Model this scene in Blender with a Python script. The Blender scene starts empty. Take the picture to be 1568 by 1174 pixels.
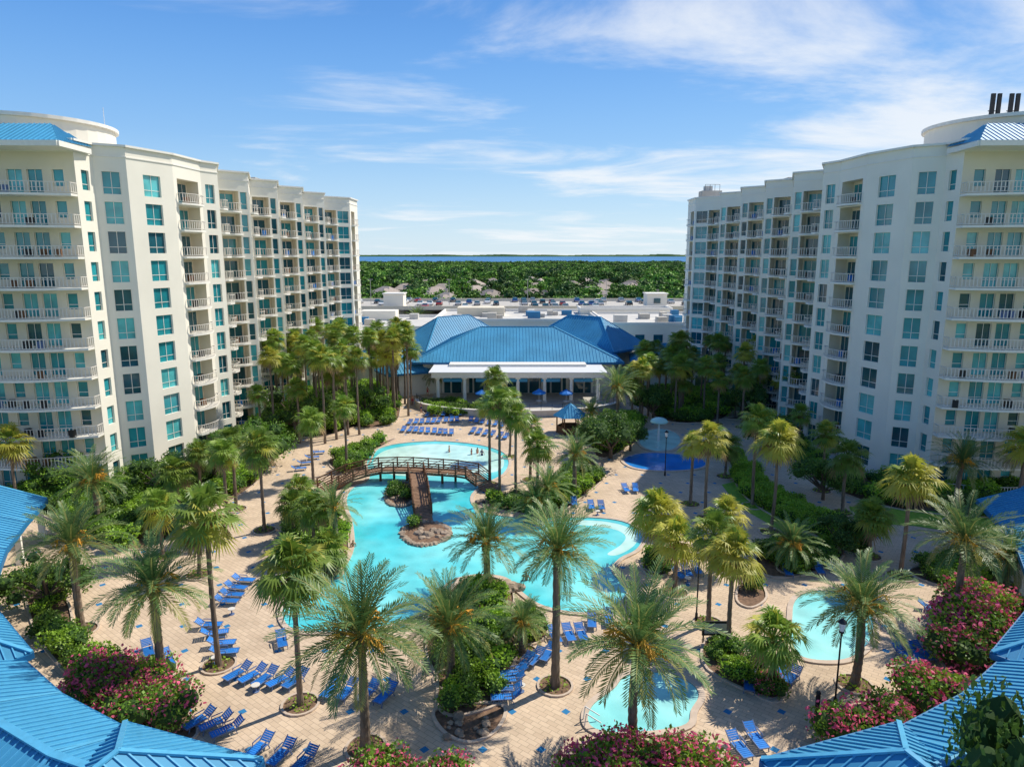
import bpy, bmesh, math, random
from mathutils import Vector, Matrix, noise
random.seed(11)
R=random.random
def U(a,b): return a+(b-a)*random.random()
# ---------------------------------------------------------------- survey (photo resection -> metric ground coordinates)
CAM_H=25.0; PITCH=math.radians(10.6); F=1060.0
cp,sp=math.cos(PITCH),math.sin(PITCH)
def G(px,py,z=0.0):
    u=(px-784)/F; v=(587-py)/F
    dx,dy,dz=u,cp+v*sp,-sp+v*cp
    t=(z-CAM_H)/dz
    return Vector((dx*t,dy*t,z))
def zat(Y,py):
    v=(587-py)/F
    return CAM_H+Y*(-sp+v*cp)/(cp+v*sp)
COL=bpy.context.scene.collection
# ---------------------------------------------------------------- materials
def mk(name,col,rough=.6,metal=0.,var=.12,vs=3.,bump=0.,bs=20.,spec=.4,trans=0.,rnd=0.,col2=None):
    m=bpy.data.materials.new(name); m.use_nodes=True; nt=m.node_tree; N=nt.nodes; L=nt.links
    b=N['Principled BSDF']; out=N['Material Output']
    b.inputs['Roughness'].default_value=rough; b.inputs['Metallic'].default_value=metal
    b.inputs['Specular IOR Level'].default_value=spec
    tc=N.new('ShaderNodeTexCoord')
    nz=N.new('ShaderNodeTexNoise'); nz.inputs['Scale'].default_value=vs; nz.inputs['Detail'].default_value=4
    L.new(tc.outputs['Object'],nz.inputs['Vector'])
    mx=N.new('ShaderNodeMix'); mx.data_type='RGBA'
    rp=N.new('ShaderNodeMapRange'); rp.inputs[1].default_value=.3; rp.inputs[2].default_value=.7
    L.new(nz.outputs['Fac'],rp.inputs[0]); L.new(rp.outputs[0],mx.inputs[0])
    c2=col2 if col2 else tuple(min(1,c*(1+var)) for c in col)
    c1=col if col2 else tuple(c*(1-var) for c in col)
    mx.inputs[6].default_value=(*c1,1); mx.inputs[7].default_value=(*c2,1)
    src=mx.outputs[2]
    if rnd>0:
        oi=N.new('ShaderNodeObjectInfo'); mr=N.new('ShaderNodeMapRange')
        mr.inputs[3].default_value=1-rnd; mr.inputs[4].default_value=1+rnd
        L.new(oi.outputs['Random'],mr.inputs[0])
        hs=N.new('ShaderNodeHueSaturation'); L.new(mr.outputs[0],hs.inputs['Value']); L.new(src,hs.inputs['Color']); src=hs.outputs[0]
    L.new(src,b.inputs['Base Color'])
    if bump>0:
        n2=N.new('ShaderNodeTexNoise'); n2.inputs['Scale'].default_value=bs; n2.inputs['Detail'].default_value=4
        L.new(tc.outputs['Object'],n2.inputs['Vector'])
        bp=N.new('ShaderNodeBump'); bp.inputs['Strength'].default_value=bump; bp.inputs['Distance'].default_value=.05
        L.new(n2.outputs['Fac'],bp.inputs['Height']); L.new(bp.outputs[0],b.inputs['Normal'])
    if trans>0:
        tr=N.new('ShaderNodeBsdfTranslucent'); L.new(src,tr.inputs['Color'])
        ms=N.new('ShaderNodeMixShader'); ms.inputs[0].default_value=trans
        L.new(b.outputs[0],ms.inputs[1]); L.new(tr.outputs[0],ms.inputs[2]); L.new(ms.outputs[0],out.inputs[0])
    return m
WALL=mk('stucco_white',(.86,.81,.70),.85,var=.04,vs=.25)
WALL2=mk('stucco_beige',(.76,.68,.53),.85,var=.05,vs=.3)
TRIM=mk('trim_white',(.85,.81,.73),.6,var=.04)
RAIL=mk('rail_cream',(.72,.67,.60),.5,var=.03)
GL1=mk('glass_teal',(.02,.26,.30),.08,spec=.8,var=.35,vs=.35)
GL2=mk('glass_dark',(.012,.09,.12),.06,spec=.8,var=.4,vs=.4)
GL3=mk('glass_curtain',(.09,.46,.48),.15,spec=.8,var=.3,vs=.6)
ROOFG=mk('roof_membrane',(.58,.56,.52),.9,var=.15,vs=.2)
BLUE=mk('blue_metal_roof',(.06,.30,.50),.58,metal=.0,var=.16,vs=.3,spec=.3)
BLUER=mk('blue_metal_seam',(.09,.38,.60),.5,var=.1,spec=.3)
BLUED=mk('blue_metal_fascia',(.02,.17,.36),.5,var=.1)
SLING=mk('blue_sling',(.015,.19,.60),.7,var=.12,rnd=.2)
FRAME=mk('lounger_frame',(.12,.18,.34),.5)
CONC=mk('concrete',(.50,.47,.42),.9,var=.12,vs=.8)
COPE=mk('pool_coping',(.58,.46,.36),.8,var=.1,vs=2)
MULCH=mk('mulch',(.20,.12,.075),.95,var=.4,vs=3,bump=.6,bs=9)
WOOD=mk('bridge_wood',(.16,.075,.035),.7,var=.25,vs=2)
WOODD=mk('bridge_deck_wood',(.30,.18,.11),.75,var=.25,vs=3)
ROCK=mk('rock',(.34,.26,.19),.9,var=.35,vs=1.5,bump=.6,bs=4)
TRUNKM=mk('palm_bark',(.20,.15,.11),.95,var=.45,vs=5,bump=.8,bs=12)
BOOT=mk('palm_boots',(.30,.18,.08),.9,var=.4,vs=9,bump=.6,bs=15)
DATE=mk('date_frond',(.085,.18,.05),.45,var=.3,vs=.8,trans=.28,rnd=.2,col2=(.21,.31,.09))
DATE2=mk('date_frond_old',(.26,.29,.07),.5,var=.3,trans=.35,rnd=.2,col2=(.42,.38,.11))
FRUIT=mk('date_stalk_orange',(.80,.40,.04),.6,var=.25,vs=6)
FAN=mk('fan_frond',(.12,.23,.03),.42,trans=.33,rnd=.25,vs=.9,col2=(.30,.40,.06))
FAN2=mk('fan_frond_yellow',(.42,.44,.05),.5,trans=.4,rnd=.2,vs=1.,col2=(.60,.53,.09))
DEAD=mk('dead_frond',(.36,.24,.12),.9,var=.3,trans=.2,rnd=.2)
LEAF=mk('shrub_leaf',(.08,.20,.018),.5,trans=.28,rnd=.3,vs=1.2,col2=(.25,.40,.04))
LEAFL=mk('hedge_leaf_light',(.22,.42,.025),.5,trans=.35,rnd=.2,vs=1.2,col2=(.42,.60,.06))
LEAFD=mk('tree_leaf_dark',(.05,.12,.02),.5,trans=.25,rnd=.3,vs=.9,col2=(.14,.25,.035))
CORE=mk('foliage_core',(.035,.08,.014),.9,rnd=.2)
PINK=mk('oleander_pink',(.88,.13,.26),.6,trans=.3,rnd=.15,var=.3,vs=4)
FOR1=mk('forest_leaf',(.085,.21,.025),.7,rnd=.5,vs=.8,col2=(.23,.40,.05))
FOR2=mk('forest_leaf_dark',(.045,.12,.028),.7,rnd=.45,vs=.8,col2=(.11,.22,.045))
BARK=mk('bark',(.14,.10,.07),.95,var=.3)
LAWN=mk('lawn_grass',(.17,.34,.03),.95,vs=2.5,bump=.6,bs=30,col2=(.30,.48,.06))
TERR=mk('terrain_green',(.08,.16,.04),.95,vs=.02,col2=(.22,.25,.12))
ASPH=mk('asphalt',(.16,.16,.16),.9,var=.2,vs=.2)
BLACK=mk('black_metal',(.02,.02,.022),.5)
WHITE=mk('white_paint',(.8,.8,.8),.4,var=.03)
SKIN=mk('skin',(.55,.30,.19),.6,var=.05)
HAIR=mk('hair',(.05,.03,.02),.7)
SWIM=mk('swimwear_red',(.5,.04,.05),.7); SWIM2=mk('swimwear_navy',(.02,.03,.12),.7)
BAY=mk('bay_water',(.08,.22,.42),.9,vs=.004,spec=.05,var=.15)

def water(name,c1,c2,sc):
    m=bpy.data.materials.new(name); m.use_nodes=True; nt=m.node_tree; N=nt.nodes; L=nt.links
    b=N['Principled BSDF']; b.inputs['Roughness'].default_value=.06; b.inputs['IOR'].default_value=1.33
    tc=N.new('ShaderNodeTexCoord')
    n=N.new('ShaderNodeTexNoise'); n.inputs['Scale'].default_value=.12; n.inputs['Detail'].default_value=3
    L.new(tc.outputs['Object'],n.inputs['Vector'])
    v=N.new('ShaderNodeTexVoronoi'); v.feature='SMOOTH_F1'; v.inputs['Scale'].default_value=1.3
    nd=N.new('ShaderNodeTexNoise'); nd.inputs['Scale'].default_value=1.2; L.new(tc.outputs['Object'],nd.inputs['Vector'])
    ad=N.new('ShaderNodeMixRGB'); ad.inputs[0].default_value=.4; L.new(tc.outputs['Object'],ad.inputs[1]); L.new(nd.outputs['Color'],ad.inputs[2])
    L.new(ad.outputs[0],v.inputs['Vector'])
    r=N.new('ShaderNodeMapRange'); r.inputs[1].default_value=.35; r.inputs[2].default_value=.65; L.new(n.outputs['Fac'],r.inputs[0])
    mx=N.new('ShaderNodeMix'); mx.data_type='RGBA'; mx.inputs[6].default_value=(*c1,1); mx.inputs[7].default_value=(*c2,1); L.new(r.outputs[0],mx.inputs[0])
    r2=N.new('ShaderNodeMapRange'); r2.inputs[1].default_value=.2; r2.inputs[2].default_value=.8; r2.inputs[3].default_value=.88; r2.inputs[4].default_value=1.14
    L.new(v.outputs['Distance'],r2.inputs[0])
    hs=N.new('ShaderNodeHueSaturation'); L.new(mx.outputs[2],hs.inputs['Color']); L.new(r2.outputs[0],hs.inputs['Value'])
    L.new(hs.outputs[0],b.inputs['Base Color'])
    w=N.new('ShaderNodeTexNoise'); w.inputs['Scale'].default_value=sc; w.inputs['Detail'].default_value=3; L.new(tc.outputs['Object'],w.inputs['Vector'])
    bp=N.new('ShaderNodeBump'); bp.inputs['Strength'].default_value=.3; bp.inputs['Distance'].default_value=.05
    L.new(w.outputs['Fac'],bp.inputs['Height']); L.new(bp.outputs[0],b.inputs['Normal'])
    return m
POOL=water('pool_water',(.06,.57,.63),(.26,.78,.77),2.5)
POOLP=water('pool_water_shallow',(.50,.80,.72),(.62,.86,.77),2.5)
POOLS=water('pool_water_turquoise',(.22,.72,.72),(.40,.80,.77),2.5)
POOLD=water('splash_pad_blue',(.02,.22,.68),(.05,.34,.80),2.5)

def deckmat():
    m=bpy.data.materials.new('paver_deck'); m.use_nodes=True; nt=m.node_tree; N=nt.nodes; L=nt.links
    b=N['Principled BSDF']; b.inputs['Roughness'].default_value=.85; b.inputs['Specular IOR Level'].default_value=.2
    tc=N.new('ShaderNodeTexCoord')
    br=N.new('ShaderNodeTexBrick'); br.inputs['Scale'].default_value=1.; br.offset=.5
    br.inputs['Brick Width'].default_value=.62; br.inputs['Row Height'].default_value=.31; br.inputs['Mortar Size'].default_value=.014
    br.inputs['Color1'].default_value=(.72,.555,.395,1); br.inputs['Color2'].default_value=(.62,.47,.33,1); br.inputs['Mortar'].default_value=(.42,.32,.23,1)
    mp=N.new('ShaderNodeMapping'); mp.inputs['Rotation'].default_value=(0,0,math.radians(38)); L.new(tc.outputs['Object'],mp.inputs[0]); L.new(mp.outputs[0],br.inputs['Vector'])
    n=N.new('ShaderNodeTexNoise'); n.inputs['Scale'].default_value=.22; n.inputs['Detail'].default_value=7; n.inputs['Roughness'].default_value=.65; L.new(tc.outputs['Object'],n.inputs['Vector'])
    r=N.new('ShaderNodeMapRange'); r.inputs[1].default_value=.3; r.inputs[2].default_value=.7; r.inputs[3].default_value=.78; r.inputs[4].default_value=1.1; L.new(n.outputs['Fac'],r.inputs[0])
    hs=N.new('ShaderNodeHueSaturation'); L.new(br.outputs[0],hs.inputs['Color']); L.new(r.outputs[0],hs.inputs['Value'])
    def math_(op,a,bb=None):
        q=N.new('ShaderNodeMath'); q.operation=op
        if hasattr(a,'name'): L.new(a,q.inputs[0])
        else: q.inputs[0].default_value=a
        if bb is not None:
            if hasattr(bb,'name'): L.new(bb,q.inputs[1])
            else: q.inputs[1].default_value=bb
        return q.outputs[0]
    s=N.new('ShaderNodeSeparateXYZ'); L.new(tc.outputs['Object'],s.inputs[0])
    row=math_('FLOOR',math_('DIVIDE',s.outputs[1],3.0))
    off=math_('MULTIPLY',math_('MODULO',row,2.),.5)
    fx=math_('ABSOLUTE',math_('SUBTRACT',math_('FRACT',math_('ADD',math_('DIVIDE',s.outputs[0],3.0),off)),.5))
    fy=math_('ABSOLUTE',math_('SUBTRACT',math_('FRACT',math_('DIVIDE',s.outputs[1],3.0)),.5))
    d=math_('LESS_THAN',math_('ADD',fx,fy),.09)
    mx=N.new('ShaderNodeMix'); mx.data_type='RGBA'; L.new(d,mx.inputs[0]); L.new(hs.outputs[0],mx.inputs[6]); mx.inputs[7].default_value=(.03,.20,.42,1)
    L.new(mx.outputs[2],b.inputs['Base Color'])
    return m
DECK=deckmat()

# ---------------------------------------------------------------- mesh builder
class MB:
    def __init__(s): s.v=[];s.f=[];s.m=[];s.mats=[]
    def mi(s,m):
        if m not in s.mats: s.mats.append(m)
        return s.mats.index(m)
    def add(s,vs,fs,m):
        o=len(s.v); k=s.mi(m); s.v+=[tuple(q) for q in vs]
        for f in fs: s.f.append(tuple(i+o for i in f)); s.m.append(k)
    def poly(s,pts,m): s.add(pts,[tuple(range(len(pts)))],m)
    def box(s,cx,cy,cz,sx,sy,sz,m,rot=0):
        c,q=math.cos(rot),math.sin(rot); vs=[]
        for z in(-.5,.5):
            for x,y in((-.5,-.5),(.5,-.5),(.5,.5),(-.5,.5)):
                X,Y=x*sx,y*sy; vs.append((cx+X*c-Y*q,cy+X*q+Y*c,cz+z*sz))
        s.add(vs,[(0,3,2,1),(4,5,6,7),(0,1,5,4),(1,2,6,5),(2,3,7,6),(3,0,4,7)],m)
    def prism(s,p,z0,z1,m,mt=None,bottom=True):
        n=len(p)
        vs=[(q[0],q[1],z0) for q in p]+[(q[0],q[1],z1) for q in p]
        s.add(vs,[(i,(i+1)%n,n+(i+1)%n,n+i) for i in range(n)],m)
        s.poly([(q[0],q[1],z1) for q in p],mt or m)
        if bottom: s.poly([(q[0],q[1],z0) for q in reversed(p)],m)
    def cyl(s,a,b,r0,r1,m,n=8,cap=True):
        a=Vector(a);b=Vector(b);d=(b-a).normalized()
        x=d.orthogonal().normalized(); y=d.cross(x)
        vs=[]
        for c,r in((a,r0),(b,r1)):
            for i in range(n):
                t=2*math.pi*i/n; vs.append(c+x*math.cos(t)*r+y*math.sin(t)*r)
        s.add(vs,[(i,(i+1)%n,n+(i+1)%n,n+i) for i in range(n)],m)
        if cap: s.add([vs[n+i] for i in range(n)],[tuple(range(n))],m)
    def beam(s,a,b,w,h,m):
        a=Vector(a);b=Vector(b);d=(b-a).normalized()
        x=d.cross(Vector((0,0,1)))
        x=x.normalized() if x.length>1e-4 else Vector((1,0,0))
        y=x.cross(d).normalized(); vs=[]
        for c in(a,b):
            for i,j in((-1,-1),(1,-1),(1,1),(-1,1)): vs.append(c+x*i*w/2+y*j*h/2)
        s.add(vs,[(0,3,2,1),(4,5,6,7),(0,1,5,4),(1,2,6,5),(2,3,7,6),(3,0,4,7)],m)
    def mesh(s,name,smooth=False):
        me=bpy.data.meshes.new(name); me.from_pydata(s.v,[],s.f)
        for m in s.mats: me.materials.append(m)
        me.polygons.foreach_set('material_index',s.m)
        if smooth: me.polygons.foreach_set('use_smooth',[True]*len(s.f))
        me.update(); return me
    def obj(s,name,parent=None,smooth=False): return ob(name,s.mesh(name,smooth),parent)
def ob(name,me,parent=None,loc=(0,0,0),rot=0,sc=(1,1,1)):
    o=bpy.data.objects.new(name,me); COL.objects.link(o)
    o.location=loc; o.rotation_euler=(0,0,rot); o.scale=sc if hasattr(sc,'__len__') else (sc,)*3
    if parent: o.parent=parent
    return o
def empty(name,loc=(0,0,0),rot=0): return ob(name,None,None,loc,rot)
def spline(pts,n=5):
    out=[];k=len(pts)
    for i in range(k):
        p0,p1,p2,p3=[pts[(i+j-1)%k] for j in range(4)]
        for q in range(n):
            t=q/n; out.append(tuple(.5*((2*p1[a])+(-p0[a]+p2[a])*t+(2*p0[a]-5*p1[a]+4*p2[a]-p3[a])*t*t+(-p0[a]+3*p1[a]-3*p2[a]+p3[a])*t**3) for a in range(2)))
    return out
def gpoly(px,n=5): return spline([tuple(G(x,y))[:2] for x,y in px],n)
def offset(p,d):
    n=len(p); A=sum(p[i][0]*p[(i+1)%n][1]-p[(i+1)%n][0]*p[i][1] for i in range(n)); sg=1 if A>0 else -1; out=[]
    for i in range(n):
        a=p[i-1];b=p[(i+1)%n]; dx,dy=b[0]-a[0],b[1]-a[1]; l=math.hypot(dx,dy) or 1
        out.append((p[i][0]+sg*dy/l*d,p[i][1]-sg*dx/l*d))
    return out
def inside(x,y,p):
    c=False;n=len(p)
    for i in range(n):
        x1,y1=p[i];x2,y2=p[i-1]
        if (y1>y)!=(y2>y) and x<(x2-x1)*(y-y1)/(y2-y1)+x1: c=not c
    return c
def kerb(mb,p,w,z0,z1,m):
    o=offset(p,w); n=len(p)
    for i in range(n):
        j=(i+1)%n
        mb.add([(*p[i],z0),(*p[j],z0),(*p[j],z1),(*p[i],z1),(*o[i],z0),(*o[j],z0),(*o[j],z1),(*o[i],z1)],[(0,1,2,3),(4,5,6,7),(3,2,6,7)],m)
def roof_plane(mb,pts,m=BLUE,mr=BLUER,step=.5,h=.07,w=.06):
    pts=[Vector(p) for p in pts]; mb.poly(pts,m)
    e=(pts[1]-pts[0]).normalized(); n=e.cross(pts[2]-pts[0]).normalized()
    if n.z<0: n=-n
    g=n.cross(e); P=[((p-pts[0]).dot(e),(p-pts[0]).dot(g)) for p in pts]
    s0=min(a for a,_ in P); s1=max(a for a,_ in P); s=s0+step*.5
    while s<s1:
        ts=[]
        for i in range(len(P)):
            a,b=P[i-1],P[i]
            if (a[0]>s)!=(b[0]>s): ts.append(a[1]+(b[1]-a[1])*(s-a[0])/(b[0]-a[0]))
        if len(ts)>=2:
            A=pts[0]+e*s+g*min(ts); B=pts[0]+e*s+g*max(ts); o=e*w/2; u=n*h
            mb.add([A-o,A+o,B+o,B-o,A-o+u,A+o+u,B+o+u,B-o+u],[(0,4,7,3),(1,2,6,5),(4,5,6,7)],mr)
        s+=step
def hip(mb,cx,cy,w,d,z0,z1,rot=0,ridge=None,step=.5,m=BLUE):
    c,q=math.cos(rot),math.sin(rot)
    def T(x,y,z): return Vector((cx+x*c-y*q,cy+x*q+y*c,z))
    r=(w-d)/2 if ridge is None else ridge/2
    r=max(r,0.02)
    a,b,e,f=T(-w/2,-d/2,z0),T(w/2,-d/2,z0),T(w/2,d/2,z0),T(-w/2,d/2,z0)
    r1,r2=T(-r,0,z1),T(r,0,z1)
    roof_plane(mb,[a,b,r2,r1],m,BLUER,step); roof_plane(mb,[e,f,r1,r2],m,BLUER,step)
    roof_plane(mb,[b,e,r2],m,BLUER,step); roof_plane(mb,[f,a,r1],m,BLUER,step)
    for p1,p2 in((a,b),(b,e),(e,f),(f,a)):
        mb.beam(p1-Vector((0,0,.18)),p2-Vector((0,0,.18)),.2,.35,BLUED)
    for p1,p2 in((a,r1),(b,r2),(e,r2),(f,r1),(r1,r2)):
        if (p1-p2).length>.1: mb.beam(p1+Vector((0,0,.06)),p2+Vector((0,0,.06)),.22,.1,BLUER)

# ---------------------------------------------------------------- towers
Z0=.3; FH=3.05; NF=11; ZR=36.0
def balcony(mb,A,B,z,proj,curve=True,back=0.,bar=.28):
    A=Vector((*A,0));B=Vector((*B,0)); e=(B-A).normalized(); n=Vector((e.y,-e.x,0)); L=(B-A).length
    K=9 if curve else 2; front=[]
    for i in range(K):
        u=i/(K-1); o=proj*(.45+.55*math.sin(math.pi*u)) if curve else proj
        front.append(A+e*L*u+n*o)
    pl=[A-n*back]+( [A] if back else [])+front+([B] if back else [])+[B-n*back]
    mb.prism([(p.x,p.y) for p in pl],z-.22,z,TRIM)
    line=[A]+front+[B] if back else [A+n*.05]+front+[B+n*.05]
    for i in range(len(line)-1):
        a,b=line[i],line[i+1]
        l=(b-a).length
        if l<.05: continue
        mb.beam(a+Vector((0,0,z+1.05)),b+Vector((0,0,z+1.05)),.08,.07,RAIL)
        mb.beam(a+Vector((0,0,z+.14)),b+Vector((0,0,z+.14)),.05,.06,RAIL)
        k=max(1,int(l/bar)); d=(b-a)/k
        for j in range(k):
            c=a+d*(j+.5); x=d.normalized()*.045
            mb.add([c-x+Vector((0,0,z+.14)),c+x+Vector((0,0,z+.14)),c+x+Vector((0,0,z+1.05)),c-x+Vector((0,0,z+1.05))],[(0,1,2,3)],RAIL)
def glassmat():
    r=R(); return GL1 if r<.5 else (GL2 if r<.72 else GL3)
def seg(mb,A,B,ops,wall=WALL):
    A=Vector((*A,0));B=Vector((*B,0)); e=(B-A).normalized(); n=Vector((e.y,-e.x,0)); L=(B-A).length
    def Pt(s,z,d=0): 
        q=A+e*s-n*d; return (q.x,q.y,z)
    def quad(s0,s1,z0,z1,d,m): mb.add([Pt(s0,z0,d),Pt(s1,z0,d),Pt(s1,z1,d),Pt(s0,z1,d)],[(0,1,2,3)],m)
    cur=0; zt=Z0+NF*FH
    for (s0,s1,a,b,kind) in ops:
        quad(cur,s0,0,zt,0,wall); cur=s1
        quad(s0,s1,0,Z0,0,wall)
        for k in range(NF):
            z=Z0+k*FH
            if a>0: quad(s0,s1,z,z+a,0,wall)
            quad(s0,s1,z+b,z+FH,0,wall)
            dp=.22 if kind=='win' else 1.5
            mw=wall if kind=='win' else WALL2
            mb.add([Pt(s0,z+a),Pt(s0,z+a,dp),Pt(s0,z+b,dp),Pt(s0,z+b)],[(0,1,2,3)],mw)
            mb.add([Pt(s1,z+a),Pt(s1,z+a,dp),Pt(s1,z+b,dp),Pt(s1,z+b)],[(0,1,2,3)],mw)
            mb.add([Pt(s0,z+b),Pt(s0,z+b,dp),Pt(s1,z+b,dp),Pt(s1,z+b)],[(0,1,2,3)],mw)
            mb.add([Pt(s0,z+a),Pt(s0,z+a,dp),Pt(s1,z+a,dp),Pt(s1,z+a)],[(0,1,2,3)],mw)
            if kind=='win':
                quad(s0,s1,z+a,z+b,dp,glassmat())
                w=.06
                zm=z+a+(b-a)*.28
                quad(s0,s1,zm,zm+w,dp-.05,TRIM)
                if s1-s0>1.3:
                    sm=(s0+s1)/2; quad(sm-w/2,sm+w/2,z+a,z+b,dp-.05,TRIM)
                quad(s0,s0+w,z+a,z+b,dp-.04,TRIM); quad(s1-w,s1,z+a,z+b,dp-.04,TRIM)
            else:
                w=s1-s0
                quad(s0,s1,z+a,z+b,dp,WALL2)
                nd=2 if w>3.4 else 1
                for j in range(nd):
                    a0=s0+w*j/nd+.25; a1=s0+w*(j+1)/nd-.25
                    quad(a0,a1,z+.08,z+2.35,dp-.04,GL2 if R()<.6 else GL1)
                    quad((a0+a1)/2-.04,(a0+a1)/2+.04,z+.08,z+2.35,dp-.07,TRIM)
                if R()<.7:
                    q=Pt((s0+s1)/2+U(-.5,.5),0,U(.2,.7)); mb.box(q[0],q[1],z+.42,.55,.55,.8,random.choice((BLACK,SLING,WOOD)),U(0,3))
                q0=Pt(s0-.15,0);q1=Pt(s1+.15,0)
                balcony(mb,q0[:2],q1[:2],z,1.15 if w>3.4 else 1.1,True)
                mb.prism([Pt(s0,0)[:2],Pt(s1,0)[:2],Pt(s1,0,dp)[:2],Pt(s0,0,dp)[:2]],z-.01,z+.012,CONC)
    quad(cur,L,0,zt,0,wall)
    quad(0,L,zt,ZR,0,wall)
    mb.beam(Pt(-.1,ZR+.06,0),Pt(L+.1,ZR+.06,0),.55,.22,TRIM)
    mb.beam(Pt(0,ZR-1.05,-.03),Pt(L,ZR-1.05,-.03),.1,.12,TRIM)
def tower(name,T):
    mb=MB()
    wing=[(-70,70.2),(-43.3,71.3)]
    L=26.7; ops=[]; s=.7
    i=0
    while s<L-1.7:
        w=1.5 if i%3!=2 else 1.1
        ops.append((s,s+w,.08 if i%3!=2 else .8,2.4,'win')); s+=w+(.45 if i%3==0 else .95); i+=1
    seg(mb,*wing,ops,WALL2)
    for k in range(NF):
        z=Z0+k*FH
        for (x0,x1) in((-68,-56.3),(-55.9,-43.2)):
            balcony(mb,(x0,70.4),(x1,71.1),z,2.6,True,bar=.3)
            for q in range(5):
                if R()<.6: mb.box(U(x0+1,x1-1),U(69.2,70),z+.4,.55,.55,.75,random.choice((BLACK,FRAME,WOOD)),U(0,3))
        mb.box(-56.1,69.4,z+1.4,.35,2.4,2.8,WALL)
    seg(mb,(-43.3,71.3),(-43.2,74.2),[(.9,2.1,.55,2.5,'win')])
    seg(mb,(-43.2,74.2),(-40.6,75.8),[(.7,2.4,.35,2.6,'win')])
    seg(mb,(-40.6,75.8),(-38.5,81.6),[(2.0,4.3,.35,2.6,'win')])
    seg(mb,(-38.5,81.6),(-38.0,87.6),[(.7,5.3,0,2.7,'balc')])
    seg(mb,(-38.0,87.6),(-36.9,90.0),[(.6,2.0,.35,2.6,'win')])
    V=[(-36.9,90),(-40,97),(-36.8,100),(-39.6,108),(-36.4,111),(-39,119),(-35.8,122),(-38.2,130),(-35,133),(-37.2,140),(-32.8,144)]
    for j in range(len(V)-1):
        l=math.dist(V[j],V[j+1])
        if j%2==0: seg(mb,V[j],V[j+1],[(.5,1.4,.35,2.6,'win'),(2.0,4.6,0,2.7,'balc'),(5.4,6.6,.35,2.6,'win')])
        else: seg(mb,V[j],V[j+1],[(.3,2.9,0,2.7,'balc'),(3.15,l-.3,.3,2.6,'win')])
    seg(mb,(-32.8,144),(-32.8,151),[(1,4,0,2.7,'balc')])
    seg(mb,(-32.8,151),(-52,151),[(4,5.5,.5,2.5,'win'),(10,11.5,.5,2.5,'win')])
    seg(mb,(-52,151),(-56,88),[]); seg(mb,(-56,88),(-70,88),[]); seg(mb,(-70,88),(-70,70.2),[])
    foot=[(-70,70.2),(-43.3,71.3),(-43.2,74.2),(-40.6,75.8),(-38.5,81.6),(-38,87.6)]+V+[(-32.8,151),(-52,151),(-56,88),(-70,88)]
    mb.poly([(x,y,ZR-.9) for x,y in foot],ROOFG)
    def arc(cx,cy,r,z0,z1,n=40):
        p=[(cx+r*math.cos(math.radians(360*i/n)),cy+r*math.sin(math.radians(360*i/n))) for i in range(n)]
        mb.prism(p,z0,z1,WALL,ROOFG); 
        p2=[(cx+(r+.35)*math.cos(2*math.pi*i/n),cy+(r+.35)*math.sin(2*math.pi*i/n)) for i in range(n)]
        mb.prism(p2,z1+.003,z1+.35,TRIM)
    arc(-53.5,80.5,8.4,ZR-.9,38.6)
    x0,x1=-69,-42.6
    roof_plane(mb,[(x0,67.3,ZR-.55),(x1,67.9,ZR-.55),(x1-3.2,72.3,ZR+1.7),(x0+3,72,ZR+1.7)])
    roof_plane(mb,[(x1,67.9,ZR-.55),(x1-.3,74,ZR-.3),(x1-3.2,72.3,ZR+1.7)])
    mb.beam((x0,67.3,ZR-.8),(x1,67.9,ZR-.8),.3,.5,TRIM); mb.beam((x1,67.9,ZR-.8),(x1-.3,73.5,ZR-.8),.3,.5,TRIM)
    mb.poly([(x0,67.3,ZR-1.02),(x1,67.9,ZR-1.02),(x1-.3,73.5,ZR-1.02),(x0,73.5,ZR-1.02)],TRIM)
    for (x,y,w,h) in((-45,100,4,1.6),(-44,118,5,1.9),(-42,138,3,2.2),(-47,92,2.5,1.4)):
        mb.box(x,y,ZR+h/2-.9,w,w*.8,h+.3,CONC)
    if T: mb.v=[T(*v) for v in mb.v]
    par=empty(name); mb.obj('facade_and_roof',par); return par
tower('apartment_tower',None)
TR=lambda x,y,z:(-x+1.5+(y-75)/75*3.0,y,z)
tower('apartment_tower',TR)
ant=MB()
for x in(52.2,54.2):
    for dx in(-.35,.35): ant.box(x+dx,79,40.8,.4,.22,2.3,BLACK)
    ant.cyl((x,79.2,38.9),(x,79.2,42),.08,.08,BLACK,6); ant.beam((x-.6,79.2,40.2),(x+.6,79.2,40.2),.08,.08,BLACK)
ant.obj('cell_antenna')
m=MB(); m.cyl((-47,84,35),(-47,84,41.5),.05,.03,WHITE,6); m.box(-47,84,35.6,.5,.5,.9,CONC); m.obj('roof_mast')
m=MB(); m.box(41,148,37.1,4,3,1.2,CONC)
for i in range(4): m.cyl((39.5+i,146.5,37.7),(39.5+i,146.5,38.9),.04,.04,BLACK,5)
m.beam((39.5,146.5,38.9),(42.5,146.5,38.9),.06,.06,BLACK); m.box(40.5,148,38.2,1.5,1.5,1,ROOFG); m.obj('rooftop_equipment')

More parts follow.
